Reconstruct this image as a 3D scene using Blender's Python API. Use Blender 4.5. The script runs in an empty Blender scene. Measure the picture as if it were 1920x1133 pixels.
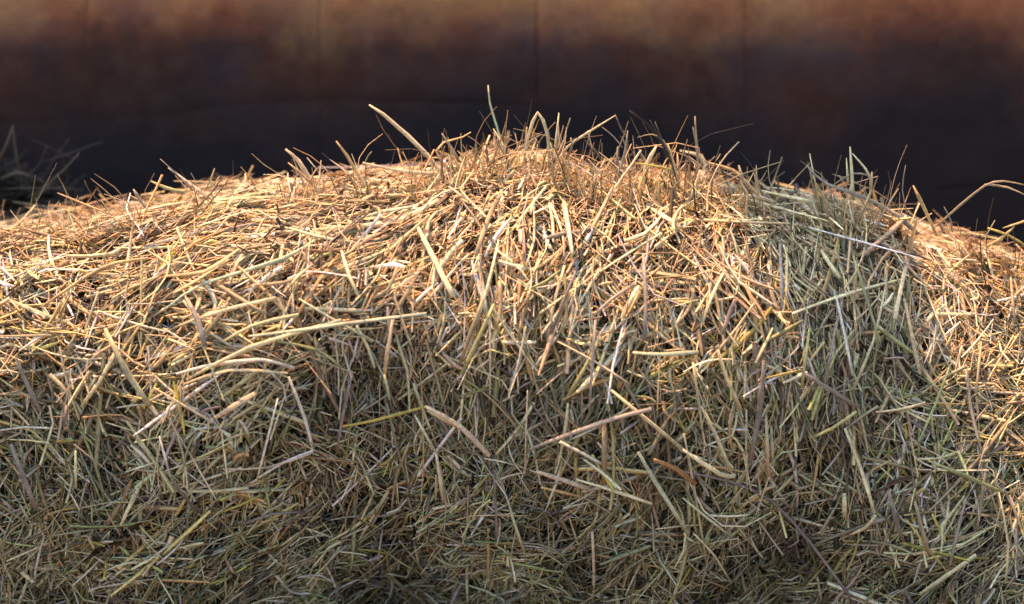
import bpy, math, random
import numpy as np
from mathutils import Vector, Matrix, noise
from mathutils.bvhtree import BVHTree

R = math.radians
rnd = random.Random(7)
rng = np.random.default_rng(11)
S = bpy.context.scene
col = S.collection

# ------------------------------------------------------------------ camera
PITCH = R(12.0)
CAM = Vector((0.0, -1.36, 0.715))
cd = bpy.data.cameras.new("camera"); cam = bpy.data.objects.new("camera", cd); col.objects.link(cam)
cd.lens = 50; cd.sensor_width = 36; cd.clip_start = 0.02; cd.clip_end = 2000
cam.location = CAM; cam.rotation_euler = (R(90) - PITCH, 0, 0)
cd.dof.use_dof = True; cd.dof.focus_distance = 1.45; cd.dof.aperture_fstop = 2.4
S.camera = cam
# ------------------------------------------------------------------ light
SUN = Vector((-0.23, 0.13, 0.86)).normalized()          # towards the sun: high, behind the heap, a little left
w = bpy.data.worlds.new("World"); S.world = w; w.use_nodes = True
nt = w.node_tree; nt.nodes.clear()
sky = nt.nodes.new("ShaderNodeTexSky"); sky.sky_type = 'NISHITA'; sky.sun_disc = False
sky.sun_elevation = math.asin(SUN.z); sky.sun_rotation = math.atan2(SUN.x, SUN.y)
sky.dust_density = 3.0; sky.ozone_density = 0.6
bg = nt.nodes.new("ShaderNodeBackground"); bg.inputs[1].default_value = 0.138
wo = nt.nodes.new("ShaderNodeOutputWorld")
nt.links.new(sky.outputs[0], bg.inputs[0]); nt.links.new(bg.outputs[0], wo.inputs[0])
sl = bpy.data.lights.new("sun", 'SUN'); sl.energy = 5.0; sl.angle = R(0.5); sl.color = (1.0, 0.455, 0.20)
so = bpy.data.objects.new("sun", sl); col.objects.link(so)
so.rotation_euler = SUN.to_track_quat('Z', 'Y').to_euler()
S.view_settings.view_transform = 'Standard'; S.view_settings.look = 'None'
S.view_settings.gamma = 1; S.view_settings.exposure = 1.68
S.render.engine = 'CYCLES'
S.cycles.max_bounces = 6; S.cycles.diffuse_bounces = 4; S.cycles.transmission_bounces = 3
S.cycles.use_adaptive_sampling = False

# ------------------------------------------------------------------ helpers
FWD = Vector((0, math.cos(PITCH), -math.sin(PITCH))); UP = Vector((0, math.sin(PITCH), math.cos(PITCH)))
TH = 18 / 50
def ray(px, py):
    a = (px - 960) / 960 * TH; b = -(py - 566.5) / 960 * TH
    return (FWD + Vector((a, 0, 0)) + UP * b).normalized()
def at(px, py, Y):
    d = ray(px, py); return CAM + d * ((Y - CAM.y) / d.y)
def tag(o, label=None, cat=None, group=None, kind=None):
    if label: o['label'] = label
    if cat: o['category'] = cat
    if group: o['group'] = group
    if kind: o['kind'] = kind
    return o
def empty(name, loc):
    o = bpy.data.objects.new(name, None); o.empty_display_size = 0.05; o.location = loc; col.objects.link(o); return o
def link(name, me, mat, parent=None):
    o = bpy.data.objects.new(name, me); col.objects.link(o)
    if mat and not me.materials: me.materials.append(mat)
    if parent:
        o.parent = parent; o.matrix_parent_inverse = Matrix.Translation(-parent.location)
    return o
def np_mesh(name, V, F, tint=None, smooth=True):
    """F: (n,3) or (n,4) int array"""
    me = bpy.data.meshes.new(name); n = len(F); k = F.shape[1]
    me.vertices.add(len(V)); me.vertices.foreach_set("co", np.ascontiguousarray(V, dtype=np.float32).ravel())
    me.loops.add(n * k); me.loops.foreach_set("vertex_index", np.ascontiguousarray(F, dtype=np.int32).ravel())
    me.polygons.add(n); me.polygons.foreach_set("loop_start", np.arange(0, n * k, k, dtype=np.int32))
    me.polygons.foreach_set("loop_total", np.full(n, k, dtype=np.int32))
    me.polygons.foreach_set("use_smooth", np.full(n, smooth, dtype=bool))
    me.update(calc_edges=True)
    if tint is not None:
        a = me.color_attributes.new("tint", 'FLOAT_COLOR', 'POINT')
        c = np.ones((len(V), 4), dtype=np.float32); c[:, :3] = tint
        a.data.foreach_set("color", c.ravel())
    return me

# ------------------------------------------------------------------ materials
def new_mat(name):
    m = bpy.data.materials.new(name); m.use_nodes = True; t = m.node_tree
    b = next(n for n in t.nodes if n.type == 'BSDF_PRINCIPLED'); return m, t, b
def N(t, kind, **kw):
    n = t.nodes.new(kind)
    for k, v in kw.items():
        if k in n.inputs: n.inputs[k].default_value = v
        else: setattr(n, k, v)
    return n
def ramp(t, fac, stops):
    r = t.nodes.new("ShaderNodeValToRGB"); e = r.color_ramp.elements
    while len(e) < len(stops): e.new(0.5)
    for i, (p, c) in enumerate(stops): e[i].position = p; e[i].color = (*c, 1)
    t.links.new(fac, r.inputs[0]); return r.outputs[0]
def mixc(t, a, b, fac, mode='MIX'):
    m = t.nodes.new("ShaderNodeMix"); m.data_type = 'RGBA'; m.blend_type = mode
    for v, i in ((fac, 0), (a, 6), (b, 7)):
        if isinstance(v, (int, float)): m.inputs[i].default_value = v
        elif isinstance(v, tuple): m.inputs[i].default_value = (*v, 1)
        else: t.links.new(v, m.inputs[i])
    return m.outputs[2]

def straw_material():
    m, t, b = new_mat("dry_straw")
    at_ = N(t, "ShaderNodeAttribute", attribute_name="tint")
    geo = N(t, "ShaderNodeNewGeometry")
    n1 = N(t, "ShaderNodeTexNoise", Scale=260.0, Detail=3.0)
    t.links.new(geo.outputs['Position'], n1.inputs['Vector'])
    f = ramp(t, n1.outputs[0], [(0.3, (0.62, 0.58, 0.52)), (0.62, (1.12, 1.1, 1.06))])
    c = mixc(t, at_.outputs['Color'], f, 0.75, 'MULTIPLY')
    t.links.new(c, b.inputs['Base Color'])
    b.inputs['Roughness'].default_value = 0.48
    b.inputs['Specular IOR Level'].default_value = 0.38
    tr = N(t, "ShaderNodeBsdfTranslucent"); t.links.new(c, tr.inputs[0])
    mx = N(t, "ShaderNodeMixShader"); mx.inputs[0].default_value = 0.30
    out = next(n for n in t.nodes if n.type == 'OUTPUT_MATERIAL')
    t.links.new(b.outputs[0], mx.inputs[1]); t.links.new(tr.outputs[0], mx.inputs[2]); t.links.new(mx.outputs[0], out.inputs[0])
    bp = N(t, "ShaderNodeBump", Strength=0.25, Distance=0.0006); t.links.new(n1.outputs[0], bp.inputs['Height'])
    t.links.new(bp.outputs[0], b.inputs['Normal'])
    return m
M_STRAW = straw_material()

def core_material():
    m, t, b = new_mat("packed_hay")
    geo = N(t, "ShaderNodeNewGeometry")
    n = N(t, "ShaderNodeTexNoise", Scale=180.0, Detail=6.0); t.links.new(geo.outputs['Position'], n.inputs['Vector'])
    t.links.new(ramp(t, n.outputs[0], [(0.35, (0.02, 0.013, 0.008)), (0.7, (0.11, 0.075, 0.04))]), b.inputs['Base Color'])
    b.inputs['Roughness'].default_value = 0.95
    bp = N(t, "ShaderNodeBump", Strength=0.5, Distance=0.003); t.links.new(n.outputs[0], bp.inputs['Height']); t.links.new(bp.outputs[0], b.inputs['Normal'])
    return m
M_CORE = core_material()

def stone_material(name, joint=False):
    m, t, b = new_mat(name)
    geo = N(t, "ShaderNodeNewGeometry"); P = geo.outputs['Position']
    sep = N(t, "ShaderNodeSeparateXYZ"); t.links.new(P, sep.inputs[0])
    n1 = N(t, "ShaderNodeTexNoise", Scale=3.2, Detail=5.0, Roughness=0.6); t.links.new(P, n1.inputs['Vector'])
    n2 = N(t, "ShaderNodeTexNoise", Scale=22.0, Detail=8.0, Roughness=0.7); t.links.new(P, n2.inputs['Vector'])
    n3 = N(t, "ShaderNodeTexNoise", Scale=120.0, Detail=6.0, Roughness=0.7); t.links.new(P, n3.inputs['Vector'])
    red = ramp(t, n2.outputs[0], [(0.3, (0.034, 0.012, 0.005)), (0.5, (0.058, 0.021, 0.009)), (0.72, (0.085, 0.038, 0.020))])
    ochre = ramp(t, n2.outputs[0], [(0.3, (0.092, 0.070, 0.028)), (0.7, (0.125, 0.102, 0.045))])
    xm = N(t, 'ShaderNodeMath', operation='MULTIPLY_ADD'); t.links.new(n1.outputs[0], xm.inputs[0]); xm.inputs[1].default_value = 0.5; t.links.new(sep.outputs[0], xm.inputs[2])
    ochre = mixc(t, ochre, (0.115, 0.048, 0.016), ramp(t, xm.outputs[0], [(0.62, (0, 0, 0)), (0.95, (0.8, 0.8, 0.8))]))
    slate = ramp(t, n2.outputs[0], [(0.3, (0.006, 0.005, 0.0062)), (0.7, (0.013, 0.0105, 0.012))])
    # painted light: shade as slate low down, glow as ochre on top, wandering edges
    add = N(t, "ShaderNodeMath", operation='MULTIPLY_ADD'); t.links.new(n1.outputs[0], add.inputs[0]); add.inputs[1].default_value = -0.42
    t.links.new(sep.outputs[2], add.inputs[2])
    low_shade = ramp(t, add.outputs[0], [(0.29, (0, 0, 0)), (0.47, (1, 1, 1))])
    top_glow = ramp(t, add.outputs[0], [(0.43, (0, 0, 0)), (0.57, (1, 1, 1))])
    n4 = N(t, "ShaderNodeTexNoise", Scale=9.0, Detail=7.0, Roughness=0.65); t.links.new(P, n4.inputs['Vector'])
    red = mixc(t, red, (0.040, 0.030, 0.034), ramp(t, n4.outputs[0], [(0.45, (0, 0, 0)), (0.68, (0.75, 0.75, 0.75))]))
    c = mixc(t, slate, red, low_shade); c = mixc(t, c, ochre, top_glow)
    c = mixc(t, c, ramp(t, n3.outputs[0], [(0.35, (0.7, 0.7, 0.7)), (0.65, (1.15, 1.15, 1.15))]), 0.6, 'MULTIPLY')
    if joint: c = mixc(t, c, (0.95, 0.95, 0.95), 1.0, 'MULTIPLY')
    t.links.new(c, b.inputs['Base Color']); b.inputs['Roughness'].default_value = 0.85
    b.inputs['Specular IOR Level'].default_value = 0.25
    bp = N(t, "ShaderNodeBump", Strength=0.5, Distance=0.003); t.links.new(n2.outputs[0], bp.inputs['Height']); t.links.new(bp.outputs[0], b.inputs['Normal'])
    return m
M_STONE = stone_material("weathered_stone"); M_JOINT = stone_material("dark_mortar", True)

def ground_material():
    m, t, b = new_mat("bare_earth")
    n = N(t, "ShaderNodeTexNoise", Scale=9.0, Detail=9.0); tc = N(t, "ShaderNodeNewGeometry"); t.links.new(tc.outputs['Position'], n.inputs['Vector'])
    t.links.new(ramp(t, n.outputs[0], [(0.3, (0.05, 0.036, 0.024)), (0.7, (0.14, 0.10, 0.065))]), b.inputs['Base Color'])
    b.inputs['Roughness'].default_value = 0.95
    bp = N(t, "ShaderNodeBump", Strength=0.8, Distance=0.02); t.links.new(n.outputs[0], bp.inputs['Height']); t.links.new(bp.outputs[0], b.inputs['Normal'])
    return m
M_GROUND = ground_material()

# ------------------------------------------------------------------ ground
gv = []; gf = []
G = [-400, -60, -12, -4, -2, -1, 0, 1, 2, 4, 12, 60, 400]
for y in G:
    for x in G: gv.append((x, y, 0))
for j in range(12):
    for i in range(12): gf.append((j*13+i, j*13+i+1, (j+1)*13+i+1, (j+1)*13+i))
tag(link("ground", np_mesh("ground", np.array(gv, float), np.array(gf)), M_GROUND), "bare brown earth under the hay", kind='structure')

# ------------------------------------------------------------------ wall of big stones, its upper part rounded back
WY, Z0, RW = 0.74, 0.60, 0.30
def wall_pt(x, s, d=0.0):
    """s: distance along the face from the ground; d: depth below the face"""
    if s < Z0: p = (WY, s); nrm = (-1, 0)
    else:
        a = (s - Z0) / RW
        if a < math.pi / 2:
            p = (WY + RW * (1 - math.cos(a)), Z0 + RW * math.sin(a)); nrm = (-math.cos(a), math.sin(a))
        else:
            e = (a - math.pi / 2) * RW
            p = (WY + RW + e, Z0 + RW); nrm = (0, 1)
    return (x, p[0] - nrm[0] * d, p[1] - nrm[1] * d)
def wall_uv(px, py):
    """where the camera ray meets the wall face, as (x, s)"""
    d = ray(px, py); best = None
    for k in range(0, 1400):
        s = k * 0.001; q = wall_pt(0, s)
        t = (q[1] - CAM.y) / d.y; z = CAM.z + d.z * t
        e = abs(z - q[2])
        if best is None or e < best[0]: best = (e, CAM.x + d.x * t, s)
    return best[1], best[2]
wall = empty("stone_wall", (0, WY + 0.3, 0))
tag(wall, "dark red-brown wall of big weathered stones rising behind the hay", "wall")
def block(c, gap=0.0004, res=0.018):
    """c: four (x, s) corners: bottom left, bottom right, top right, top left"""
    c = [Vector((a, b, 0)) for a, b in c]
    wd = max((c[1]-c[0]).length, (c[2]-c[3]).length); ht = max((c[3]-c[0]).length, (c[2]-c[1]).length)
    nu = max(5, min(34, int(wd / res))); nv = max(5, min(26, int(ht / res)))
    us = [0, 0.006 / wd, 0.016 / wd] + [k / nu for k in range(1, nu)] + [1 - 0.016 / wd, 1 - 0.006 / wd, 1]
    vs = [0, 0.006 / ht, 0.016 / ht] + [k / nv for k in range(1, nv)] + [1 - 0.016 / ht, 1 - 0.006 / ht, 1]
    us = sorted(us); vs = sorted(vs); seed = rnd.random() * 50; proud = rnd.uniform(-0.003, 0.003)
    V = []
    for v in vs:
        for u in us:
            p = c[0].lerp(c[1], u).lerp(c[3].lerp(c[2], u), v)
            eu = min(u, 1 - u) * wd; ev = min(v, 1 - v) * ht; e = min(eu, ev)
            dep = 0.0008 * max(0, 1 - (e / 0.006))
            wob = 0.0015 * noise.noise(Vector((p.x * 14, p.y * 14, seed)))
            k = 1 - 2 * gap / max(wd, 0.05)
            x = p.x + (gap if u < 0.5 else -gap) + wob; s = p.y + (gap if v < 0.5 else -gap) + wob
            dep -= 0.003 * noise.noise(Vector((p.x * 7, p.y * 7, 3))) + 0.0018 * noise.noise(Vector((p.x * 40 + seed, p.y * 40, 7))) + proud * 0.12
            V.append(wall_pt(x, s, dep))
    W = len(us); F = [(j*W+i, j*W+i+1, (j+1)*W+i+1, (j+1)*W+i) for j in range(len(vs)-1) for i in range(W-1)]
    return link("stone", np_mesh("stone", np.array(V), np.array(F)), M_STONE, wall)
def PB(bl, br, tr, tl): block([wall_uv(*bl), wall_uv(*br), wall_uv(*tr), wall_uv(*tl)])
# stones the photograph shows, by their corners
xl, sl_ = wall_uv(-60, 430); xr, sr_ = wall_uv(1980, 430)
PB((-80, 432), (600, 432), (600, 186), (-80, 236))
PB((600, 432), (1006, 432), (1006, 196), (600, 186))
a_, b_ = wall_uv(1006, 432), wall_uv(1387, 432); block([a_, b_, (b_[0], 1.04), (a_[0], 1.04)])
PB((1760, 432), (1990, 432), (1990, 340), (1754, 356))
# the courses above, below and to the sides
xL, xR = -2.6, 2.6
sb = wall_uv(600, 432)[1]
def course(s0, s1, xa, xb, w0=0.3, w1=0.5):
    x = xa
    while x < xb - 0.05:
        x2 = min(xb, x + rnd.uniform(w0, w1))
        if xb - x2 < 0.12: x2 = xb
        block([(x, s0), (x2, s0), (x2, s1), (x, s1)], res=0.03); x = x2
x0v = wall_uv(-80, 432)[0]; x1v = wall_uv(1990, 432)[0]
for a, b in ((0.0, sb * 0.5), (sb * 0.5, sb)): course(a, b, xL, xR)
top = wall_uv(1387, 84)[1]
def topcourse(pts, s1):
    for (a, b) in zip(pts[:-1], pts[1:]):
        A = wall_uv(*a); B = wall_uv(*b); block([A, B, (B[0], s1), (A[0], s1)])
ST = 1.04
topcourse([(-80, 236), (170, 226)], ST); topcourse([(170, 226), (600, 186)], ST); topcourse([(600, 186), (1006, 196)], ST)
a_, b_, c_, d_ = wall_uv(1387, 432), wall_uv(1760, 432), wall_uv(1752, 350), wall_uv(1990, 340)
block([a_, b_, (wall_uv(1735, 60)[0], ST), (a_[0], ST)]); block([c_, d_, (d_[0], ST), (wall_uv(1735, 60)[0], ST)])
for (xa, xb) in ((xL, x0v - 0.0), (x1v, xR)):
    s = sb
    for h in (0.17, 0.16, ST - sb - 0.33): course(s, s + h, xa, xb); s += h
course(ST, ST + 0.3, xL, xR)
# mortar bed behind the stones
ss = np.linspace(0, ST + 0.3, 60); xs = np.linspace(xL, xR, 30)
V = [wall_pt(x, s, 0.0030) for s in ss for x in xs]
F = [(j*30+i, j*30+i+1, (j+1)*30+i+1, (j+1)*30+i) for j in range(59) for i in range(29)]
yb = V[-1][1]; zb = V[-1][2]
k = len(V); V += [(xL, yb, zb), (xR, yb, zb), (xR, yb, 0), (xL, yb, 0)]; F.append((k, k+1, k+2, k+3))
link("mortar_bed", np_mesh("mortar_bed", np.array(V), np.array(F)), M_JOINT, wall)

# ------------------------------------------------------------------ the heap's body
YC = 0.17
def smooth_interp(x, xs, ys): return np.interp(x, xs, ys)
SIL = [(-900,520),(-400,480),(-100,466),(0,450),(100,436),(200,417),(300,397),(400,385),(500,374),(600,366),(700,355),(800,340),(860,326),(950,320),(1050,332),(1150,352),
       (1250,358),(1350,364),(1430,388),(1500,400),(1580,400),(1620,396),(1680,434),(1750,468),(1850,490),(1920,508),(2050,525),(2400,560),(2800,580)]
SX = [at(a, b, YC).x for a, b in SIL]; SZ = [at(a, b, YC).z - 0.012 for a, b in SIL]
#   height of the rounded shoulder (how far down the sun reaches) by place
BX = [at(p, 500, 0.05).x for p in (-600, 0, 150, 280, 430, 600, 760, 900, 1100, 1350, 1430, 1500, 1620, 1700, 1850, 2300)]
BB = [0.12, 0.12, 0.13, 0.145, 0.09, 0.075, 0.09, 0.13, 0.15, 0.15, 0.13, 0.10, 0.20, 0.31, 0.33, 0.31]
FYP = [at(p, 500, 0.05).x for p in (-600, 0, 60, 110, 200, 500, 700, 900, 1300, 1420, 1500, 1600, 1700, 1800, 2300)]
FYV = [0.0, 0.005, 0.022, 0.02, 0.0, -0.008, 0.0, -0.004, -0.004, 0.008, 0.026, 0.024, 0.004, 0.0, 0.01]
def n3(x, y, z, f, seed):
    return noise.noise(Vector((x * f + seed, y * f - seed, z * f + 2 * seed)))
NU, NV = 240, 110
XS = np.linspace(-0.98, 0.98, NU)
def heap_col(x):
    zt = float(np.interp(x, SX, SZ)); b = float(np.interp(x, BX, BB)); yf = float(np.interp(x, FYP, FYV))
    a = YC - yf; pts = []
    end = max(0.0, (abs(x) - 0.80) / 0.18)
    # back: from ground up
    for k in range(18):
        t = k / 18; pts.append((YC + 0.30 - 0.06 * t, zt * 0.9 * t))
    for k in range(14):
        t = k / 14; th = t * math.pi / 2
        pts.append((YC + 0.12 + 0.12 * math.cos(th), zt * 0.9 + 0.1 * zt * math.sin(th)))
    for k in range(8): pts.append((YC + 0.12 * (1 - k / 8), zt))
    for k in range(36):
        th = math.pi / 2 * (1 - k / 36); pts.append((YC - a * math.cos(th) ** 0.9, zt - b + b * math.sin(th)))
    zc = zt - b
    for k in range(34):
        t = k / 33; z = zc * (1 - t); q = zc - z
        pts.append((yf + 0.08 * q + 0.45 * q * q + 1.3 * q ** 3 - 0.01 * math.sin(q * 9), z))
    return pts
rows = []
for x in XS: rows.append([(x, y, z) for y, z in heap_col(x)])
NV = len(rows[0]); P = np.array(rows)                       # NU x NV x 3
du = np.gradient(P, axis=0); dv = np.gradient(P, axis=1); NRM = np.cross(dv, du)
NRM /= np.linalg.norm(NRM, axis=2, keepdims=True) + 1e-12
if NRM[NU//2, NV-10, 1] > 0: NRM = -NRM
disp = np.zeros((NU, NV))
for i in range(NU):
    for j in range(NV):
        p = P[i, j]; disp[i, j] = 0.011 * n3(*p, 9, 1.3) + 0.012 * n3(*p, 22, 4.1) + 0.006 * n3(*p, 45, 2.2)
endf = np.clip((np.abs(XS) - 0.86) / 0.12, 0, 1)[:, None]
P = P + NRM * (disp - 0.03 * endf)[..., None]
P[:, :, 2] *= (1 - 0.75 * endf ** 2)
V = P.reshape(-1, 3)
idx = np.arange(NU * NV).reshape(NU, NV)
F = np.stack([idx[:-1, :-1], idx[1:, :-1], idx[1:, 1:], idx[:-1, 1:]], -1).reshape(-1, 4)
heap = empty("hay_heap", (0, 0.12, 0))
tag(heap, "long sunlit heap of golden and greenish hay in front of the wall", "hay heap")
core_v = V - NRM.reshape(-1, 3) * 0.012
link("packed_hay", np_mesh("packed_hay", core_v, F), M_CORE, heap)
bvh = BVHTree.FromPolygons([tuple(v) for v in V], [tuple(int(q) for q in f) for f in F])

# ------------------------------------------------------------------ straws in bulk
def to_px(p):
    """projection used only to choose the lie of straws region by region"""
    d = p - np.array(CAM); f = np.array(FWD); u = np.array(UP)
    zf = d @ f; return 960 + d[..., 0] / zf / TH * 960, 566.5 - (d @ u) / zf / TH * 960

#   lie of the straws (degrees from +x in the face, anticlockwise) and spread, sampled over the heap in photo-like regions
LIE = [(60,440,165,35),(250,420,10,22),(450,400,12,18),(350,500,22,30),(120,560,160,50),(620,400,8,16),(640,520,40,40),(760,370,10,18),(880,400,70,40),(1000,400,80,40),
       (1150,400,80,45),(1300,420,85,45),(1400,400,120,35),(1000,550,70,45),(1250,550,80,40),(1540,480,95,28),(1560,600,90,22),(1700,420,150,22),(1800,470,160,35),(1750,620,90,60),(1860,700,170,60),
       (250,650,60,60),(450,700,30,50),(560,860,90,60),(720,700,85,40),(800,860,85,45),(960,700,80,40),(1000,900,80,60),(1200,760,90,50),(1300,950,80,60),(1450,800,92,30),(1600,900,100,45),(1800,900,80,60),
       (150,850,100,60),(150,1000,50,50),(350,1050,42,34),(550,1050,45,36),(750,950,60,50),(900,1060,55,55),(1150,1080,75,60),(1500,1060,60,60),(1800,1080,50,50)]
LA = np.array(LIE, float)
def lie(px, py):
    d2 = (px[:, None] - LA[None, :, 0]) ** 2 + (1.3 * (py[:, None] - LA[None, :, 1])) ** 2
    d2 = d2 * rng.uniform(0.5, 1.6, d2.shape)
    i = d2.argmin(1)
    return np.radians(LA[i, 2] + rng.normal(0, 1, len(i)) * LA[i, 3] * 0.6)

flatP = V; flatN = NRM.reshape(-1, 3)
quad_a = np.linalg.norm(np.cross(P[1:, :-1] - P[:-1, :-1], P[:-1, 1:] - P[:-1, :-1]), axis=2)
# where to scatter: everything except the low back
wgt = quad_a.copy(); wgt[:, :16] *= 0.12; wgt[:, 16:30] *= 0.5; wgt[:, -6:] *= 0.6
ctr = P[:-1, :-1]; cxp, cyp = to_px(ctr.reshape(-1, 3)); cxp = cxp.reshape(wgt.shape); cyp = cyp.reshape(wgt.shape)
wgt[(cyp > 1230)] *= 0.35; wgt[(np.abs(cxp - 960) > 1080)] *= 0.45
wgt = wgt.ravel() / wgt.sum()
def sample(n):
    q = rng.choice(len(wgt), n, p=wgt); i = q // (NV - 1); j = q % (NV - 1)
    u = rng.random((n, 1)); v = rng.random((n, 1))
    p = (P[i, j] * (1-u) + P[i+1, j] * u) * (1-v) + (P[i, j+1] * (1-u) + P[i+1, j+1] * u) * v
    return p, NRM[i, j]
def nz(a): return a / (np.linalg.norm(a, axis=-1, keepdims=True) + 1e-12)

def bulk(pos, nrm, tang, length, width, color, bend=0.10, kink=0.0, K=5, flat=0.45, twist=0.0, tip=0.5):
    """straws as flattened three-sided prisms; returns verts, faces, colours"""
    n = len(pos); t = np.linspace(-0.5, 0.5, K)[None, :, None]
    side = nz(np.cross(nrm, tang)); bd = nz(side * rng.normal(0, 1, (n, 1)) + nrm * rng.normal(0, 0.6, (n, 1)))
    L = length[:, None, None]; Bm = (rng.normal(0, bend, n) * rng.choice([.4, 1, 2.6], n, p=[.45, .35, .2]) * length)[:, None, None]
    c = pos[:, None, :] + tang[:, None, :] * t * L + bd[:, None, :] * (t ** 2 * 4 - 0.33) * Bm * 0.5
    if kink > 0:
        kk = rng.random(n) < kink; kp = rng.uniform(-0.3, 0.3, n)[:, None, None]
        amt = (rng.uniform(-1.3, 1.3, n) * kk * length)[:, None, None]
        c = c + np.maximum(t - kp, 0) * amt * side[:, None, :] + np.maximum(t - kp, 0) * np.abs(amt) * -0.15 * nrm[:, None, :]
    tg = nz(np.gradient(c, axis=1))
    rl = rng.normal(0, 0.5, n)[:, None, None]+ (rng.normal(0, 1, n) * twist)[:, None, None] * t * 3
    s0 = nz(np.cross(nrm[:, None, :], tg)); n0 = np.cross(tg, s0)
    U = s0 * np.cos(rl) + n0 * np.sin(rl); W = -s0 * np.sin(rl) + n0 * np.cos(rl)
    w_ = width[:, None, None]; taper = 1 - (1 - rng.uniform(tip * 0.4, 1.0, n))[:, None, None] * np.clip((np.abs(t) - 0.1 * rng.random((n, 1, 1))) / 0.5, 0, 1) ** 2
    wob = 1 + 0.12 * rng.normal(0, 1, (n, K, 1))
    hw = w_ * 0.5 * taper * wob; fl = (flat * rng.uniform(0.5, 1.6, n))[:, None, None]
    v = np.stack([c - U * hw - W * hw * fl * 0.3, c + U * hw - W * hw * fl * 0.3, c + W * hw * fl * 1.2], 2)      # n,K,3,3
    base = (np.arange(n) * K * 3)[:, None, None]
    f = []
    for k in range(K - 1):
        for a in range(3):
            b = (a + 1) % 3; f.append([k*3+a, k*3+b, (k+1)*3+b, (k+1)*3+a])
    f = np.array(f)[None]; F4 = (base + f).reshape(-1, 4)
    shade = 1 + 0.10 * rng.normal(0, 1, (n, K, 1)); cc = np.repeat((color[:, None, :] * shade)[:, :, None, :], 3, 2)
    return v.reshape(-1, 3), F4, np.clip(cc.reshape(-1, 3), 0.004, 0.9)

PAL = {  # plain colours of dry grass
 'gold': (0.57, 0.43, 0.20), 'cream': (0.72, 0.63, 0.41), 'tan': (0.39, 0.34, 0.20), 'brown': (0.098, 0.084, 0.048), 'dark': (0.028, 0.024, 0.017),
 'green': (0.36, 0.40, 0.17), 'pale': (0.66, 0.65, 0.39), 'mint': (0.54, 0.61, 0.41), 'grey': (0.33, 0.31, 0.25), 'yellow': (0.52, 0.48, 0.12), 'orange': (0.50, 0.31, 0.12), 'mauve': (0.28, 0.245, 0.21), 'white': (0.80, 0.77, 0.62)}
def colours(n, mix):
    ks = list(mix); p = np.array([mix[k] for k in ks], float); p /= p.sum()
    i = rng.choice(len(ks), n, p=p); c = np.array([PAL[k] for k in ks])[i]
    return c * np.clip(np.exp(0.28 * rng.normal(0, 1, (n, 1))), 0.4, 1.7) * (1 + 0.05 * rng.normal(0, 1, (n, 3)))
def frame_dirs(nrm, ang):
    ex = np.zeros_like(nrm); ex[:, 0] = 1; ex = nz(ex - nrm * (ex * nrm).sum(1, keepdims=True)); ey = np.cross(nrm, ex)
    ey = np.where((ey[:, 2:3] < 0) & (np.abs(nrm[:, 2:3]) < 0.95), -ey, ey)
    ey = np.where((ey[:, 1:2] < 0) & (np.abs(nrm[:, 2:3]) >= 0.95), -ey, ey)
    return ex * np.cos(ang)[:, None] + ey * np.sin(ang)[:, None]
def scatter(n, lo, hi, L, Wd, mix, tilt, chaos=0.0, **kw):
    pos, nrm = sample(n); px, py = to_px(pos); ang = lie(px, py)
    ang = ang + 1.1 * np.array([n3(*p_, 22, 6.6) + .5 * n3(*p_, 50, 2.6) for p_ in pos]); r = rng.random(n) < chaos; ang = np.where(r, rng.uniform(0, math.pi, n), ang)
    tang = nz(frame_dirs(nrm, ang) + nrm * rng.normal(0, tilt, (n, 1)))
    pit = np.array([n3(*p_, 38, 8.8) + 0.6 * n3(*p_, 80, 3.3) for p_ in pos])[:, None]     # little hollows and tufts
    pos = pos + nrm * (rng.uniform(lo, hi, (n, 1)) + 0.016 * pit)
    length = np.minimum(rng.lognormal(math.log(L), 0.45, n), 0.15); wd = np.minimum(rng.lognormal(math.log(Wd), 0.35, n), 0.0058)
    c = colours(n, mix)
    # light painted in: lit top brighter and golder, shaded hay greener and duller, patchy
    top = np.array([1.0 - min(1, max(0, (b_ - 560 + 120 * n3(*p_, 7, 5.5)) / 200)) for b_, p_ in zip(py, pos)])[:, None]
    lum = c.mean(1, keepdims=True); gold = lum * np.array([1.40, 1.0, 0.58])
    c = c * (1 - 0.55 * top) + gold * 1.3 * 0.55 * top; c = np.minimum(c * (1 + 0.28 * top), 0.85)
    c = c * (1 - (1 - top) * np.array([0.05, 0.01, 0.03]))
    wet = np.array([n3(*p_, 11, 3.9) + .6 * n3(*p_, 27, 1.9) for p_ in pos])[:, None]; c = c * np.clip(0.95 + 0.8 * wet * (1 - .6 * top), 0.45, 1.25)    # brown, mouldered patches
    return bulk(pos, nrm, tang, length, wd, c, **kw)
parts = []
DULL = {'brown': 5, 'tan': 2, 'dark': 5, 'grey': 1, 'orange': .4, 'green': .6}  # innermost straws coloured dark to deepen the shade in the gaps
MID = {'tan': 4, 'gold': 2, 'brown': 4.5, 'dark': 3, 'grey': 2, 'pale': 3.5, 'green': 2, 'mauve': 1.2, 'cream': 1.2, 'orange': .4}
BRIGHT = {'gold': 4, 'cream': 3.5, 'tan': 3, 'pale': 3, 'green': 1.3, 'mint': .3, 'mauve': 1.2, 'yellow': .4}
WIDE = {'tan': 3, 'pale': 3, 'cream': 2, 'gold': 2, 'green': 1.5, 'grey': 1.5, 'brown': 2, 'mauve': 1}
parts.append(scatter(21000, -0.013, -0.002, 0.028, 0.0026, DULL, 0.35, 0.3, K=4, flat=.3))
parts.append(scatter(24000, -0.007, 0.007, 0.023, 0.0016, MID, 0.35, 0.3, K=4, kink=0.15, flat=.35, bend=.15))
parts.append(scatter(11000, 0.000, 0.011, 0.043, 0.0019, BRIGHT, 0.25, 0.2, K=5, kink=0.25, flat=.35))
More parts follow.
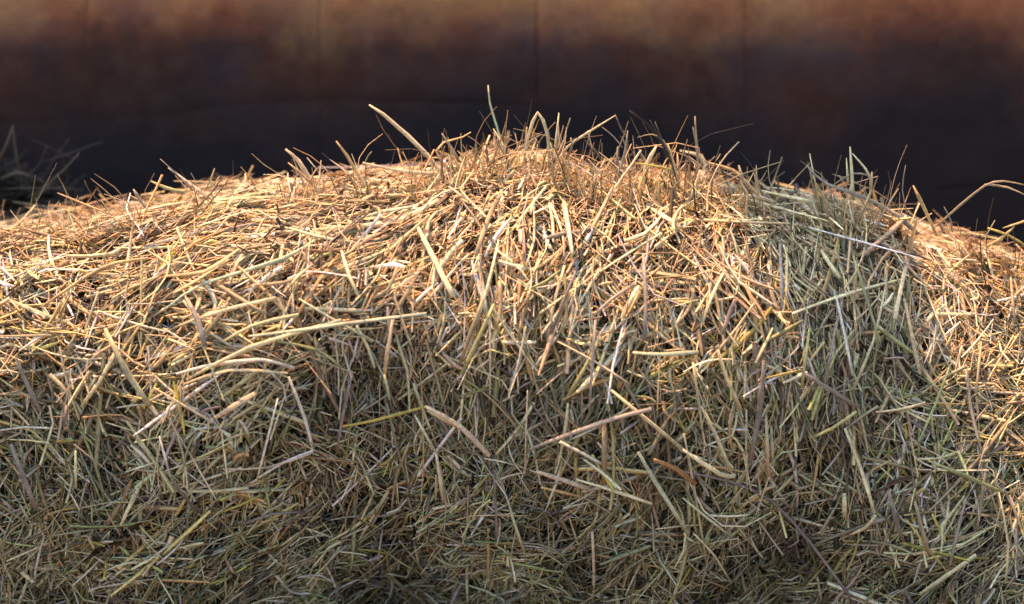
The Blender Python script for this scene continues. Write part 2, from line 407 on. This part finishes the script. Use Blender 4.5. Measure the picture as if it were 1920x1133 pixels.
parts.append(scatter(5200, -0.002, 0.012, 0.050, 0.0046, WIDE, 0.2, 0.2, K=7, kink=0.35, bend=0.14, flat=.10, tip=0, twist=.5))
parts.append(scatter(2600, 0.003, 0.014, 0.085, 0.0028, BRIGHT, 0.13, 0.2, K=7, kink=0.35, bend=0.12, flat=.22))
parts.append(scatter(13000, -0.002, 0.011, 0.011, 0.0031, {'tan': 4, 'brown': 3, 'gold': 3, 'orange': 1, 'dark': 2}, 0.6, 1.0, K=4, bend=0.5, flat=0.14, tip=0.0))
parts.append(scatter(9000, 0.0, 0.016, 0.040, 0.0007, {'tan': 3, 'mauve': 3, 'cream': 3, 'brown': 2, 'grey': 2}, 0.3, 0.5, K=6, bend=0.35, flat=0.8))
# pale and greenish stems that show over the dark lower face
def low(n):
    global wgt
    keep = wgt; m_ = (cyp.ravel() > 520 + 0 * cyp.ravel()); wgt = keep * m_; wgt = wgt / wgt.sum()
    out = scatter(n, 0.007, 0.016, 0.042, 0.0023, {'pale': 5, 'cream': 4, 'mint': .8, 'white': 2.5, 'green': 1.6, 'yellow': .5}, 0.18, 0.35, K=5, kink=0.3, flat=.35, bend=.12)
    wgt = keep; return out
parts.append(low(7600))
# tufts and wads: stems that lie together
def tufts(cpos, cnrm, cang, per, spread, L, Wd, mix, lift, fan=0.22, **kw):
    m = len(cpos); k = np.repeat(np.arange(m), per); n = len(k); nrm = cnrm[k]; ang = cang[k] + rng.normal(0, fan, n)
    tang = nz(frame_dirs(nrm, ang) + nrm * (np.repeat(lift[:, None], per, 0) + rng.normal(0, .12, (n, 1))))
    ln = np.minimum(rng.lognormal(math.log(L), .35, n), 0.085); pos = cpos[k] + rng.normal(0, spread, (n, 3)) * [1, .6, .8] + tang * (ln * rng.uniform(.15, .5, n))[:, None]
    return bulk(pos, nrm, tang, ln, rng.lognormal(math.log(Wd), .4, n), colours(n, mix), K=6, **kw)
TP, TN = sample(420); ta = lie(*to_px(TP)); parts.append(tufts(TP + TN * .006, TN, ta + rng.choice([0, math.pi], 420), 16, .0045, .042, .0018, {'gold': 3, 'cream': 2, 'tan': 4, 'pale': 2, 'green': 1.5, 'brown': 2, 'mauve': 1}, rng.uniform(-.05, .15, 420), kink=.2, bend=.12))
gq = [q for q in (bvh.ray_cast(CAM, ray(rnd.uniform(1450, 1690), rnd.uniform(400, 740))) for _ in range(80)) if q[0] is not None]
parts.append(tufts(np.array([q[0] for q in gq]) + [0, -.008, 0], np.repeat([[0., -1., .15]], len(gq), 0), rng.normal(-1.6, .28, len(gq)), 12, .006, .050, .0022, {'pale': 2, 'green': 2, 'mint': .5, 'grey': 2, 'tan': 3, 'brown': 2.5}, rng.uniform(-.1, .1, len(gq)), kink=.2, bend=.1, flat=.3))
cr = [(540,1.9),(600,1.6),(690,1.9),(800,1.2),(860,1.9),(905,1.2),(950,1.1),(1000,1.7),(1045,1.3),(1075,1.8),(1110,1.4),(1165,1.7),(1215,1.3),(1262,1.9),(1300,1.5),(1400,2.2),(1425,1.8),(1560,2.4),(1600,1.7),(1640,2.5),(1690,2.4),(1840,2.2),(1890,.9),(150,2.7),(210,2.5),(300,2.4),(370,.5),(430,2.6),(60,.6)]
cr = cr + [(x_ + rnd.uniform(-25, 25), a_ + rnd.uniform(-.4, .4)) for x_, a_ in cr if x_ > 850]
ci = [int(np.abs(XS - at(px_, 350, .16).x).argmin()) for px_, _ in cr]; cj = rng.integers(41, 50, len(cr))
parts.append(tufts(P[ci, cj] + np.array([0, 0, .002]), np.repeat([[0., -1., .25]], len(cr), 0), np.array([a_ for _, a_ in cr]), 13, .007, .038, .0018, {'gold': 5, 'cream': 3, 'tan': 3, 'orange': .6, 'pale': 1, 'brown': .8}, rng.uniform(-.1, .5, len(cr)), fan=.38, kink=.25, bend=.16))
parts.append(tufts(P[ci, cj] + np.array([0, 0, .004]), np.repeat([[0., -1., .25]], len(cr), 0), np.array([a_ for _, a_ in cr]), 10, .012, .058, .0009, {'gold': 3, 'tan': 3, 'brown': 2, 'cream': 2}, rng.uniform(-.1, .5, len(cr)), fan=.6, kink=.4, bend=.45))
# wisps sticking out along the crest
def crest(n):
    j = rng.integers(30, 62, n); i = rng.integers(int(NU * .12), int(NU * .88), n); pos = P[i, j]; nrm = NRM[i, j]
    ang = np.where(rng.random(n) < .5, lie(*to_px(pos)), rng.uniform(0, math.pi, n)); tang = nz(frame_dirs(nrm, ang) + nrm * rng.uniform(0.05, 0.8, (n, 1)))
    L = np.minimum(rng.lognormal(math.log(0.036), 0.4, n), 0.06); return bulk(pos + tang * (L * .3)[:, None], np.repeat([[0., -1, .3]], n, 0), tang, L, rng.lognormal(math.log(0.0017), .45, n), colours(n, BRIGHT), K=6, kink=.35, bend=.3, tip=.1)
parts.append(crest(500))
off = 0; Vs = []; Fs = []; Cs = []
for v, f, c in parts: Vs.append(v); Fs.append(f + off); Cs.append(c); off += len(v)
Vb = np.concatenate(Vs)
keep_floor = Vb[:, 2] < 0.002; Vb[keep_floor, 2] = 0.002
tag(link("loose_hay", np_mesh("loose_hay", Vb, np.concatenate(Fs), np.concatenate(Cs)), M_STRAW, heap), kind='stuff')

# ------------------------------------------------------------------ single stalks one can tell apart
def stalk_mesh(pts, width, color, sides=6, thick=0.42, taper=(0.8, 0.35), smooth_curve=True, side_hint=None, sub=2):
    """closed oval tube along pts with given width; kinks stay kinks"""
    pts = [Vector(p) for p in pts]; out = []
    for a, b in zip(pts[:-1], pts[1:]):
        for k in range(sub): out.append(a.lerp(b, k / sub))
    out.append(pts[-1])
    if sub > 1:
        sm = [out[0]] + [out[i] * 0.6 + (out[i-1] + out[i+1]) * 0.2 for i in range(1, len(out)-1)] + [out[-1]]; out = sm
    n = len(out); V = []; C = []; view = Vector((rnd.uniform(-.4, .4), -1, rnd.uniform(0, .5))).normalized()
    stre = [rnd.uniform(.72, 1.2) for _ in range(sides)]; node = rnd.randrange(1, n) if n > 3 and rnd.random() < .7 else -1
    ln = sum((out[i+1]-out[i]).length for i in range(n-1)); acc = 0
    for i, p in enumerate(out):
        tg = (out[min(i+1, n-1)] - out[max(i-1, 0)]).normalized()
        sd = tg.cross(view)
        if sd.length < 1e-3: sd = Vector((1, 0, 0))
        sd.normalize(); up = sd.cross(tg)
        if i: acc += (out[i]-out[i-1]).length
        t = acc / ln
        k = taper[1] + (1 - taper[1]) * min(1, t / 0.35) if taper[1] < 1 else 1.0
        k2 = taper[0] + (1 - taper[0]) * min(1, (1 - t) / 0.3)
        hw = width / 2 * k * k2 * (1 + rnd.uniform(-.1, .1))
        sh = 1 + rnd.uniform(-.14, .1)
        if i == node: hw *= 1.3; sh *= .7
        for q in range(sides):
            a = 2 * math.pi * q / sides
            V.append(p + sd * math.cos(a) * hw + up * math.sin(a) * hw * thick); C.append([min(.85, c * sh * stre[q]) for c in color])
    F = []
    for i in range(n - 1):
        for q in range(sides):
            r_ = (q + 1) % sides; F.append((i*sides+q, i*sides+r_, (i+1)*sides+r_, (i+1)*sides+q))
    me = bpy.data.meshes.new("straw")
    me.from_pydata([tuple(v) for v in V], [], F + [tuple(range(sides))[::-1], tuple(range((n-1)*sides, n*sides))])
    for p in me.polygons: p.use_smooth = True
    a = me.color_attributes.new("tint", 'FLOAT_COLOR', 'POINT')
    a.data.foreach_set("color", np.array([[*c, 1] for c in C], dtype=np.float32).ravel())
    return me
PXM = 0.00052 # metres per photo pixel at the face
n_straw = 0
def jit(c, s=0.1): 
    k = 1 + rnd.uniform(-s, s); return tuple(min(0.85, v * k * (1 + rnd.uniform(-.03, .03))) for v in c)
def on_face(px, py, lift):
    d = ray(px, py); h = bvh.ray_cast(CAM, d)
    return None if h[0] is None else h[0] - d * lift
def stalk(pix, wpx, c, lift=0.022, label=None, Y=None, taper=(0.8, 0.4), thick=0.4, name="straw", parent=None, twig=False):
    """first point is the free tip. Points off the heap's face stand at the depth of the nearest point that is on it"""
    global n_straw
    hits = [on_face(px, py, lift) if Y is None else at(px, py, Y) for px, py in pix]
    last = next((h for h in reversed(hits) if h is not None), None)
    y0 = last.y if last else 0.12
    if last is None or all(h is None for h in hits[:-1]): y0 = max(y0, 0.06) if Y is None else Y
    pts = []; lean = rnd.uniform(-0.10, 0.14)
    for (px, py), h in zip(pix, hits):
        if h is None:
            q = at(px, py, y0); up = max(0, q.z - (last.z if last else q.z))
            h = at(px, py, y0 + lean * up)
        pts.append(h)
    o = link(name, stalk_mesh(pts, wpx * PXM * 0.92, jit([min(.85, v * 1.12) for v in PAL[c]]), taper=taper, thick=thick, sub=2 if len(pts) < 6 else 1), M_STRAW, parent or heap)
    if label: o['label'] = label
    n_straw += 1
    return o
# -- stalks standing up against the dark wall
UPR = [
 ([(692,197),(718,214),(765,255),(800,290),(822,318),(838,352)],10,'cream',"long pale stalk rising up and left against the dark wall"),
 ([(883,248),(868,257),(832,267),(818,283),(826,300),(845,322)],5,'gold',"stalk bent like a hook above the heap"),
 ([(828,250),(845,275),(862,305)],6,'tan',None), ([(823,284),(850,295),(875,308),(905,328)],7,'gold',None),
 ([(915,160),(918,195),(931,235),(945,287),(952,330)],5,'mint',"thin green stalk, tallest tip above the heap"),
 ([(980,312),(990,255),(1008,201),(1028,250),(1030,305)],7,'pale',"grey-green blade folded into a narrow peak"),
 ([(1048,212),(1042,270),(1038,320)],5,'pale',None), ([(1155,216),(1100,250),(1062,275),(1040,310)],5,'pale',"thin pale stem slanting up to the right above the heap"),
 ([(1013,253),(980,275),(930,305),(890,325),(858,345)],8,'grey',None), ([(988,238),(983,300),(983,350)],6,'tan',None),
 ([(1155,218),(1165,245),(1178,257),(1172,305),(1165,350)],3,'grey',None), ([(1128,238),(1150,255),(1168,278)],2.5,'grey',None),
 ([(1177,245),(1172,290),(1160,325),(1150,378)],6,'grey',None), ([(1158,275),(1156,330),(1150,372)],7,'grey',None),
 ([(1232,272),(1208,315),(1202,372)],9,'cream',None), ([(1180,208),(1215,232),(1240,268),(1258,315),(1268,360)],5,'dark',"dark dry frond drooping over the crest"),
 ([(1218,225),(1235,255),(1252,290),(1270,330)],4,'dark',None),([(1228,228),(1240,262),(1262,310),(1272,350)],5,'brown',None),([(1195,258),(1222,250),(1245,262),(1262,300)],3,'tan',None),
 ([(1303,218),(1305,260),(1309,300),(1313,385)],7,'tan',"straight upright stalk with a split tip"), ([(1299,238),(1303,262)],3,'tan',None),
 ([(1275,283),(1318,291),(1325,322),(1290,372)],9,'cream',"thick stalk folded over at a right angle"), ([(1328,305),(1375,318),(1400,342),(1428,375)],7,'gold',None),
 ([(1192,306),(1222,310),(1258,318)],4,'yellow',None), ([(630,265),(650,290),(675,335),(692,366)],8,'gold',None),
 ([(535,280),(560,300),(585,345),(612,380)],11,'cream',None), ([(540,305),(560,322),(585,345)],6,'gold',None),
 ([(680,305),(720,315),(760,322),(832,327)],8,'cream',None), ([(590,343),(700,343),(835,341)],8,'gold',None),
 ([(697,284),(684,300),(686,335)],3,'tan',None), ([(460,325),(461,378)],7,'cream',None), ([(447,338),(456,374)],4,'cream',None),
 ([(283,340),(308,352),(345,362)],8,'green',None), ([(300,298),(330,325),(362,358)],3,'grey',None), ([(403,315),(386,358)],3,'tan',None), ([(412,330),(396,352)],3,'tan',None),
 ([(108,362),(150,380),(205,402)],5,'gold',None), ([(92,385),(160,394),(222,408)],6,'gold',None), ([(186,364),(205,383),(235,405)],4,'gold',None), ([(158,338),(168,362),(200,392)],3,'brown',None), ([(250,355),(262,375),(275,392)],7,'grey',None),
 ([(255,378),(245,455),(228,562)],8,'cream',"long upright straw crossing the left part of the heap"), ([(251,380),(272,432),(300,480)],6,'gold',None),
 ([(1518,288),(1530,350),(1540,400),(1546,436)],6,'pale',"grey-green stalk leaning left above the shaded gap"), ([(1512,310),(1545,346),(1620,368),(1682,402),(1722,440)],8,'grey',None),
 ([(1594,275),(1597,320),(1600,375)],7,'pale',None), ([(1587,296),(1590,345)],5,'pale',None), ([(1598,288),(1625,318),(1633,340)],5,'pale',None), ([(1635,322),(1632,362)],7,'tan',None), ([(1558,350),(1600,322),(1632,330)],4,'grey',None),
 ([(1698,310),(1690,355),(1702,408)],3,'grey',"thin dark twig standing right of the shaded gap"), ([(1712,348),(1735,395),(1756,442)],7,'gold',"short straight golden stalk leaning left"),
 ([(1930,349),(1880,338),(1848,345),(1800,385),(1755,425)],5,'tan',"thin arching stem reaching out at the right edge"), ([(1930,370),(1890,350),(1846,346)],4,'tan',None),
 ([(1490,338),(1460,364)],3,'pale',None), ([(1770,388),(1783,412),(1786,436)],3,'grey',None), ([(1930,466),(1890,440),(1852,428)],6,'yellow',None), ([(1902,425),(1872,452),(1850,462)],6,'gold',None),
 ([(892,262),(894,290),(884,316)],4,'tan',None), ([(1070,258),(1074,275),(1056,312)],6,'tan',None), ([(1105,268),(1128,300),(1152,342)],7,'brown',None), ([(1096,262),(1118,290),(1106,325)],2.5,'brown',None),
 ([(1090,292),(1098,320),(1100,350)],6,'orange',None), ([(1252,270),(1262,300),(1272,350)],6,'gold',None), ([(1270,288),(1273,330),(1270,370)],6,'gold',None), ([(965,290),(975,295),(958,330)],10,'cream',None),
 ([(1016,318),(1000,340)],7,'cream',None), ([(1430,358),(1470,368),(1530,380)],7,'pale',None), ([(1370,367),(1420,368),(1450,380)],9,'cream',None), ([(1600,368),(1650,385),(1700,412)],7,'cream',None), ([(1595,380),(1650,398),(1690,425)],8,'gold',None), ([(1610,385),(1665,412),(1715,455)],7,'cream',None),
 ([(1880,428),(1912,418),(1930,412)],5,'gold',None), ([(1180,372),(1210,350),(1240,345)],5,'cream',None), ([(1330,300),(1332,340),(1338,372)],4,'tan',None), ([(1345,350),(1360,362),(1385,392)],6,'orange',None), ([(1385,310),(1395,345),(1402,380)],8,'tan',None),
]
for pix, wpx, c, lb in UPR: stalk(pix, wpx, c, lift=0.012, label=lb)
# -- stalks lying on the face
LYE = [
 ([(585,432),(680,425),(750,416),(822,375)],11,'cream'),([(124,480),(211,482),(278,431)],9,'cream'),([(80,575),(161,518),(215,492),(278,485)],8,'gold'),
 ([(312,518),(386,513),(436,475),(537,408)],9,'gold'),([(312,579),(369,532),(537,488),(604,441)],7,'mint'),([(781,422),(808,475),(831,520),(850,556)],12,'cream'),
 ([(1041,325),(1059,385),(1073,475)],10,'cream'),([(1032,320),(999,375),(995,402)],7,'cream'),([(937,365),(918,402),(892,479)],10,'tan'),([(1163,358),(1210,382),(1274,425)],10,'cream'),
 ([(976,430),(975,442),(978,458)],9,'cream'),([(1719,411),(1706,465),(1689,542),(1678,598)],11,'cream'),([(1538,467),(1555,495),(1575,522)],9,'pale'),([(1476,458),(1475,510),(1474,562)],5,'pale'),
 ([(1541,388),(1590,425),(1629,462)],8,'grey'),([(197,616),(238,702),(283,762)],12,'pale'),([(-8,631),(96,629)],5,'tan'),([(30,671),(50,720),(76,772)],10,'grey'),([(20,833),(42,890),(68,955)],10,'grey'),
 ([(465,631),(560,620),(640,608),(800,588)],7,'mint'),([(350,712),(465,650),(640,600)],8,'pale'),([(330,702),(385,686),(496,671),(552,692)],8,'white'),([(345,720),(430,690),(540,700)],5,'cream'),
 ([(403,784),(480,737)],12,'cream'),([(541,707),(572,783),(587,843)],7,'white'),([(470,906),(531,866),(587,845)],5,'white'),([(418,880),(500,880),(585,850)],4,'cream'),([(521,747),(500,830),(481,904)],5,'white'),
 ([(288,727),(340,758),(400,793)],5,'cream'),([(410,962),(450,948),(490,928)],5,'yellow'),([(354,922),(410,921),(465,915)],7,'pale'),([(299,818),(319,894)],6,'white'),([(319,894),(340,925),(372,962)],6,'mauve'),
 ([(139,833),(233,909),(283,952)],3,'mauve'),([(142,846),(142,916)],8,'mint'),([(450,985),(510,962),(572,960)],6,'mauve'),([(390,1096),(425,1085),(462,1062)],6,'yellow'),([(440,1131),(480,1085),(520,1050)],5,'pale'),
 ([(640,800),(700,790),(797,763)],6,'yellow'),([(797,762),(863,797),(918,856)],10,'cream'),([(800,770),(860,803)],6,'pale'),([(817,848),(826,900),(832,942)],8,'cream'),([(777,778),(817,848)],5,'mint'),([(736,600),(721,702)],8,'cream'),([(721,702),(731,750)],6,'mint'),
 ([(992,843),(1070,813),(1150,785),(1222,767)],9,'grey'),([(1005,884),(1055,900),(1105,917)],11,'cream'),([(1080,899),(1150,920),(1222,945)],7,'pale'),([(1014,914),(1090,932)],7,'gold'),([(1133,788),(1133,909)],11,'tan'),
 ([(1146,732),(1280,843)],8,'pale'),([(1280,843),(1356,895),(1378,893)],9,'pale'),([(1197,848),(1222,894),(1290,1000)],10,'mint'),([(1186,661),(1240,666),(1310,660)],7,'mint'),([(926,570),(895,640),(865,702)],8,'green'),([(905,560),(885,620),(863,681)],8,'tan'),
 ([(1126,631),(1097,690),(1067,742)],8,'green'),([(1225,862),(1265,876),(1305,908)],10,'orange'),([(959,965),(984,1038)],7,'pale'),([(673,1030),(731,1036),(721,1061),(771,1131)],4,'yellow'),([(989,732),(984,889)],3.5,'cream'),([(926,889),(930,970),(933,1046)],6,'mauve'),
 ([(1568,555),(1584,626),(1599,704)],6,'white'),([(1584,803),(1612,870),(1640,962)],8,'pale'),([(1594,1003),(1625,990),(1642,966)],8,'pale'),([(1503,697),(1556,730),(1609,764)],8,'mauve'),([(1437,709),(1503,694)],5,'yellow'),([(1518,823),(1560,805),(1606,772)],7,'green'),
 ([(1346,656),(1362,710),(1389,769)],8,'cream'),([(1315,762),(1345,820),(1371,886)],8,'pale'),([(1432,676),(1427,762),(1406,869)],10,'grey'),([(1436,778),(1441,894)],8,'cream'),([(1446,800),(1450,894)],8,'pale'),
 ([(1280,884),(1370,902),(1447,934),(1523,1020),(1605,1135)],7,'mauve'),([(1725,1114),(1775,1080),(1830,1041)],11,'pale'),([(1740,864),(1810,893),(1882,924)],8,'green'),([(1665,919),(1678,970),(1694,1017)],8,'mauve'),([(1700,975),(1761,1056)],5,'yellow'),([(1715,940),(1728,990),(1742,1040)],8,'tan'),
 ([(1781,686),(1755,757),(1723,828)],5,'green'),([(1583,925),(1584,970)],11,'pale'),([(1282,813),(1300,905),(1326,1066)],5,'pale'),([(1280,934),(1330,975),(1378,1012)],6,'mint'),([(1518,616),(1503,727)],7,'green'),([(1680,556),(1675,622)],7,'green'),
 ([(1449,615),(1417,681)],6,'pale'),([(1811,934),(1795,1000),(1781,1061)],7,'grey'),([(1872,920),(1893,1020),(1885,1095)],5,'pale'),([(1695,560),(1710,630),(1725,702)],9,'tan'),([(935,450),(915,540),(880,640)],6,'pale'),([(1300,1000),(1340,1040),(1372,1095)],5,'pale'),
 ([(640,470),(655,520),(672,555)],7,'pale'),([(560,560),(625,600),(700,640)],5,'mint'),([(700,560),(730,545),(745,500)],7,'tan'),([(350,560),(372,600),(385,650)],10,'grey'),([(120,800),(125,760)],6,'mauve'),([(615,1110),(620,1060),(626,1030)],9,'grey'),
 ([(1440,530),(1455,575),(1462,600)],10,'tan'),([(1206,475),(1212,560),(1208,640)],8,'grey'),([(1240,405),(1210,440),(1170,452)],8,'cream'),([(1045,640),(1120,680),(1180,720)],4,'cream'),([(1105,770),(1110,690),(1116,600)],6,'grey'),([(1660,540),(1640,640),(1600,730)],6,'pale'),([(1600,480),(1625,560),(1650,640)],6,'green'),
 ([(1580,560),(1560,650),(1545,730)],5,'mauve'),([(380,450),(430,428),(480,420)],8,'grey'),([(1840,640),(1830,740)],6,'tan'),([(1895,520),(1902,600)],7,'tan'),([(520,640),(600,655),(640,690)],6,'green'),([(420,640),(470,610),(560,590)],7,'pale'),([(660,700),(640,790),(632,850)],6,'mauve'),
]
for k, (pix, wpx, c) in enumerate(LYE): stalk(pix, wpx, c, lift=0.033 + 0.003 * (k % 4), taper=(0.85, 0.6))
# -- the rest of the three hundred: broad stems strewn over the face
KINDS = ['cream', 'gold', 'pale', 'pale', 'tan', 'green', 'mauve', 'mint', 'grey', 'tan', 'cream']
tries = 0
while n_straw < 296 and tries < 3000:
    tries += 1
    px = rnd.uniform(0, 1920); py = rnd.choice([rnd.uniform(400, 600), rnd.uniform(400, 1120)])
    a = float(lie(np.array([px]), np.array([py]))[0]); L = rnd.uniform(70, 180)
    dx, dy = math.cos(a) * L / 2, -math.sin(a) * L / 2; b_ = rnd.uniform(-12, 12)
    pts = [(px - dx, py - dy), (px + b_, py + b_ * .5), (px + dx, py + dy)]
    if any(on_face(x, y, 0) is None for x, y in pts): continue
    stalk(pts, rnd.uniform(5, 9), rnd.choice(KINDS), lift=rnd.uniform(0.018, 0.028), taper=(0.85, 0.6))

# ------------------------------------------------------------------ the dim heap behind, at the left against the wall
back = empty("hay_heap", (-0.66, 0.52, 0))
tag(back, "small dim heap of hay in the shade at the far left by the wall", "hay heap")
nu, nv = 40, 24; BV = []
for j in range(nv):
    for i in range(nu):
        th = math.pi * i / (nu - 1); ph = math.pi / 2 * j / (nv - 1)
        r_ = 0.26 * math.cos(ph) + 0.0; a = 2 * math.pi * i / (nu - 1)
        x = -0.70 + r_ * 1.0 * math.cos(a); y = 0.50 + r_ * 0.62 * math.sin(a); z = 0.47 * math.sin(ph) ** 0.8
        k = 1 + 0.12 * n3(x, y, z, 11, 9.0); BV.append((-0.70 + (x + 0.70) * k, 0.50 + (y - 0.50) * k, z * (1 + 0.06 * n3(x, y, z, 9, 2.0))))
BF = [(j*nu+i, j*nu+i+1, (j+1)*nu+i+1, (j+1)*nu+i) for j in range(nv-1) for i in range(nu-1)]
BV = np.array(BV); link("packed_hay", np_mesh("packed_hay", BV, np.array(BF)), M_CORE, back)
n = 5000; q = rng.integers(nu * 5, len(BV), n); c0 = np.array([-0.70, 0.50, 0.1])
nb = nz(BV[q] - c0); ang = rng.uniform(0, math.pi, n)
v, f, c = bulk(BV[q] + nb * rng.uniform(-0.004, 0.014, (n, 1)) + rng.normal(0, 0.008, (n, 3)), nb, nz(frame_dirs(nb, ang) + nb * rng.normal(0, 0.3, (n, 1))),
               rng.lognormal(math.log(0.045), 0.4, n), rng.lognormal(math.log(0.0022), 0.3, n), colours(n, {'brown': 4, 'dark': 4, 'grey': 1}) * .3, K=5, kink=0.2, bend=0.4)  # straw colours cut right down so the heap looks shaded
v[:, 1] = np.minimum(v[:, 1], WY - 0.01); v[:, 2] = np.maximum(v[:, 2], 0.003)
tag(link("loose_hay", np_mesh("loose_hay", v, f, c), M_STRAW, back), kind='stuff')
for pix, wpx, c in [([(24,235),(14,270),(-5,305)],6,'green'),([(24,240),(30,290),(36,322)],6,'green'),([(195,265),(140,285),(80,305)],4,'grey'),([(90,270),(75,310),(40,345)],4,'grey'),
                    ([(150,285),(120,320),(60,370)],5,'grey'),([(110,275),(125,320),(128,350)],4,'brown'),([(0,355),(80,352),(160,357)],4,'grey'),([(60,330),(30,322),(0,336)],5,'green'),([(95,345),(60,380),(30,400)],5,'grey'),
                    ([(60,262),(120,290),(150,300)],3,'grey'),([(130,260),(100,300),(80,340)],3,'grey')]:
    stalk(pix, wpx * 1.0, 'dark' if wpx < 5 else 'brown', Y=0.38 + rnd.uniform(0, .06), parent=back)  # stalks take dark colours too, matching the painted shade

# ------------------------------------------------------------------ added out of view: branches placed to shade the gap and the back heap
def shade_caster():
    m, t, b = new_mat("added_bark"); geo = N(t, "ShaderNodeNewGeometry"); n = N(t, "ShaderNodeTexNoise", Scale=30.0, Detail=6.0); t.links.new(geo.outputs['Position'], n.inputs['Vector'])
    t.links.new(ramp(t, n.outputs[0], [(0.3, (0.05, 0.035, 0.025)), (0.7, (0.16, 0.12, 0.09))]), b.inputs['Base Color']); b.inputs['Roughness'].default_value = 0.9
    l, t2, b2 = new_mat("added_leaf"); b2.inputs['Base Color'].default_value = (0.06, 0.10, 0.03, 1); b2.inputs['Roughness'].default_value = 0.6
    root = empty("added_tree", (-1.35, 2.4, 0)); tag(root, "unseen leafy branches added beyond the wall to cast shade", "added_tree")
    root_ = 0; tgt = Vector((at(1520, 420, 0.10).x, 0.10, 0.53)); C0 = tgt + SUN * 2.3     # middle of the clump on the ray to the sun
    def tube(name, pts, r0, r1):
        me = stalk_mesh(pts, r0 * 2, (0.1, 0.08, 0.06), sides=8, thick=1.0, taper=(1, r1 / r0), sub=3); me.name = name
        return link(name, me, m, root)
    tube("added_trunk", [(-1.32, 2.38, 3.6), (-1.38, 2.45, 1.8), (-1.35, 2.4, 0)], 0.12, 0.06)
    tube("added_bough", [(C0.x + .01, C0.y - .1, C0.z + .02), (C0.x - .02, 0.80, C0.z + .05), (-1.5, 0.80, 2.6), (-1.36, 2.42, 2.3)], 0.025, 0.008)
    tube("added_bough", [tuple(Vector((-0.57, 0.46, 0.46)) + SUN * 2.25), (-1.5, 0.62, 2.5), (-1.42, 2.42, 2.7)], 0.025, 0.008)
    ax = (Vector((1, 0, 0)) - SUN * SUN.x).normalized(); ay = SUN.cross(ax); VV = []; FF = []; CC = []; o_ = 0
    for (cc, n, su, va, vb) in ((C0, 1000, 0.025, -0.22, 0.20), (Vector((-0.60, 0.50, 0.46)) + SUN * 2.3, 900, 0.075, -0.15, 0.10)):
        u = rng.normal(0, su, (n, 1)); vv = rng.uniform(va, vb, (n, 1)); ww = rng.normal(0, 0.07, (n, 1))
        pos = np.array(cc) + np.array(ax) * u + np.array(ay) * vv + np.array(SUN) * ww
        nn = nz(rng.normal(0, .5, (n, 3)) + np.array(SUN)); tt = nz(np.cross(nn, rng.normal(0, 1, (n, 3))))
        v, f, c = bulk(pos, nn, tt, rng.uniform(.035, .06, n), rng.uniform(.018, .03, n), np.full((n, 3), .08), K=4, flat=.1, tip=.1)
        VV.append(v); FF.append(f + o_); CC.append(c); o_ += len(v)
    tag(link("shade_foliage", np_mesh("shade_foliage", np.concatenate(VV), np.concatenate(FF), np.concatenate(CC)), l, root), kind='stuff')
shade_caster()
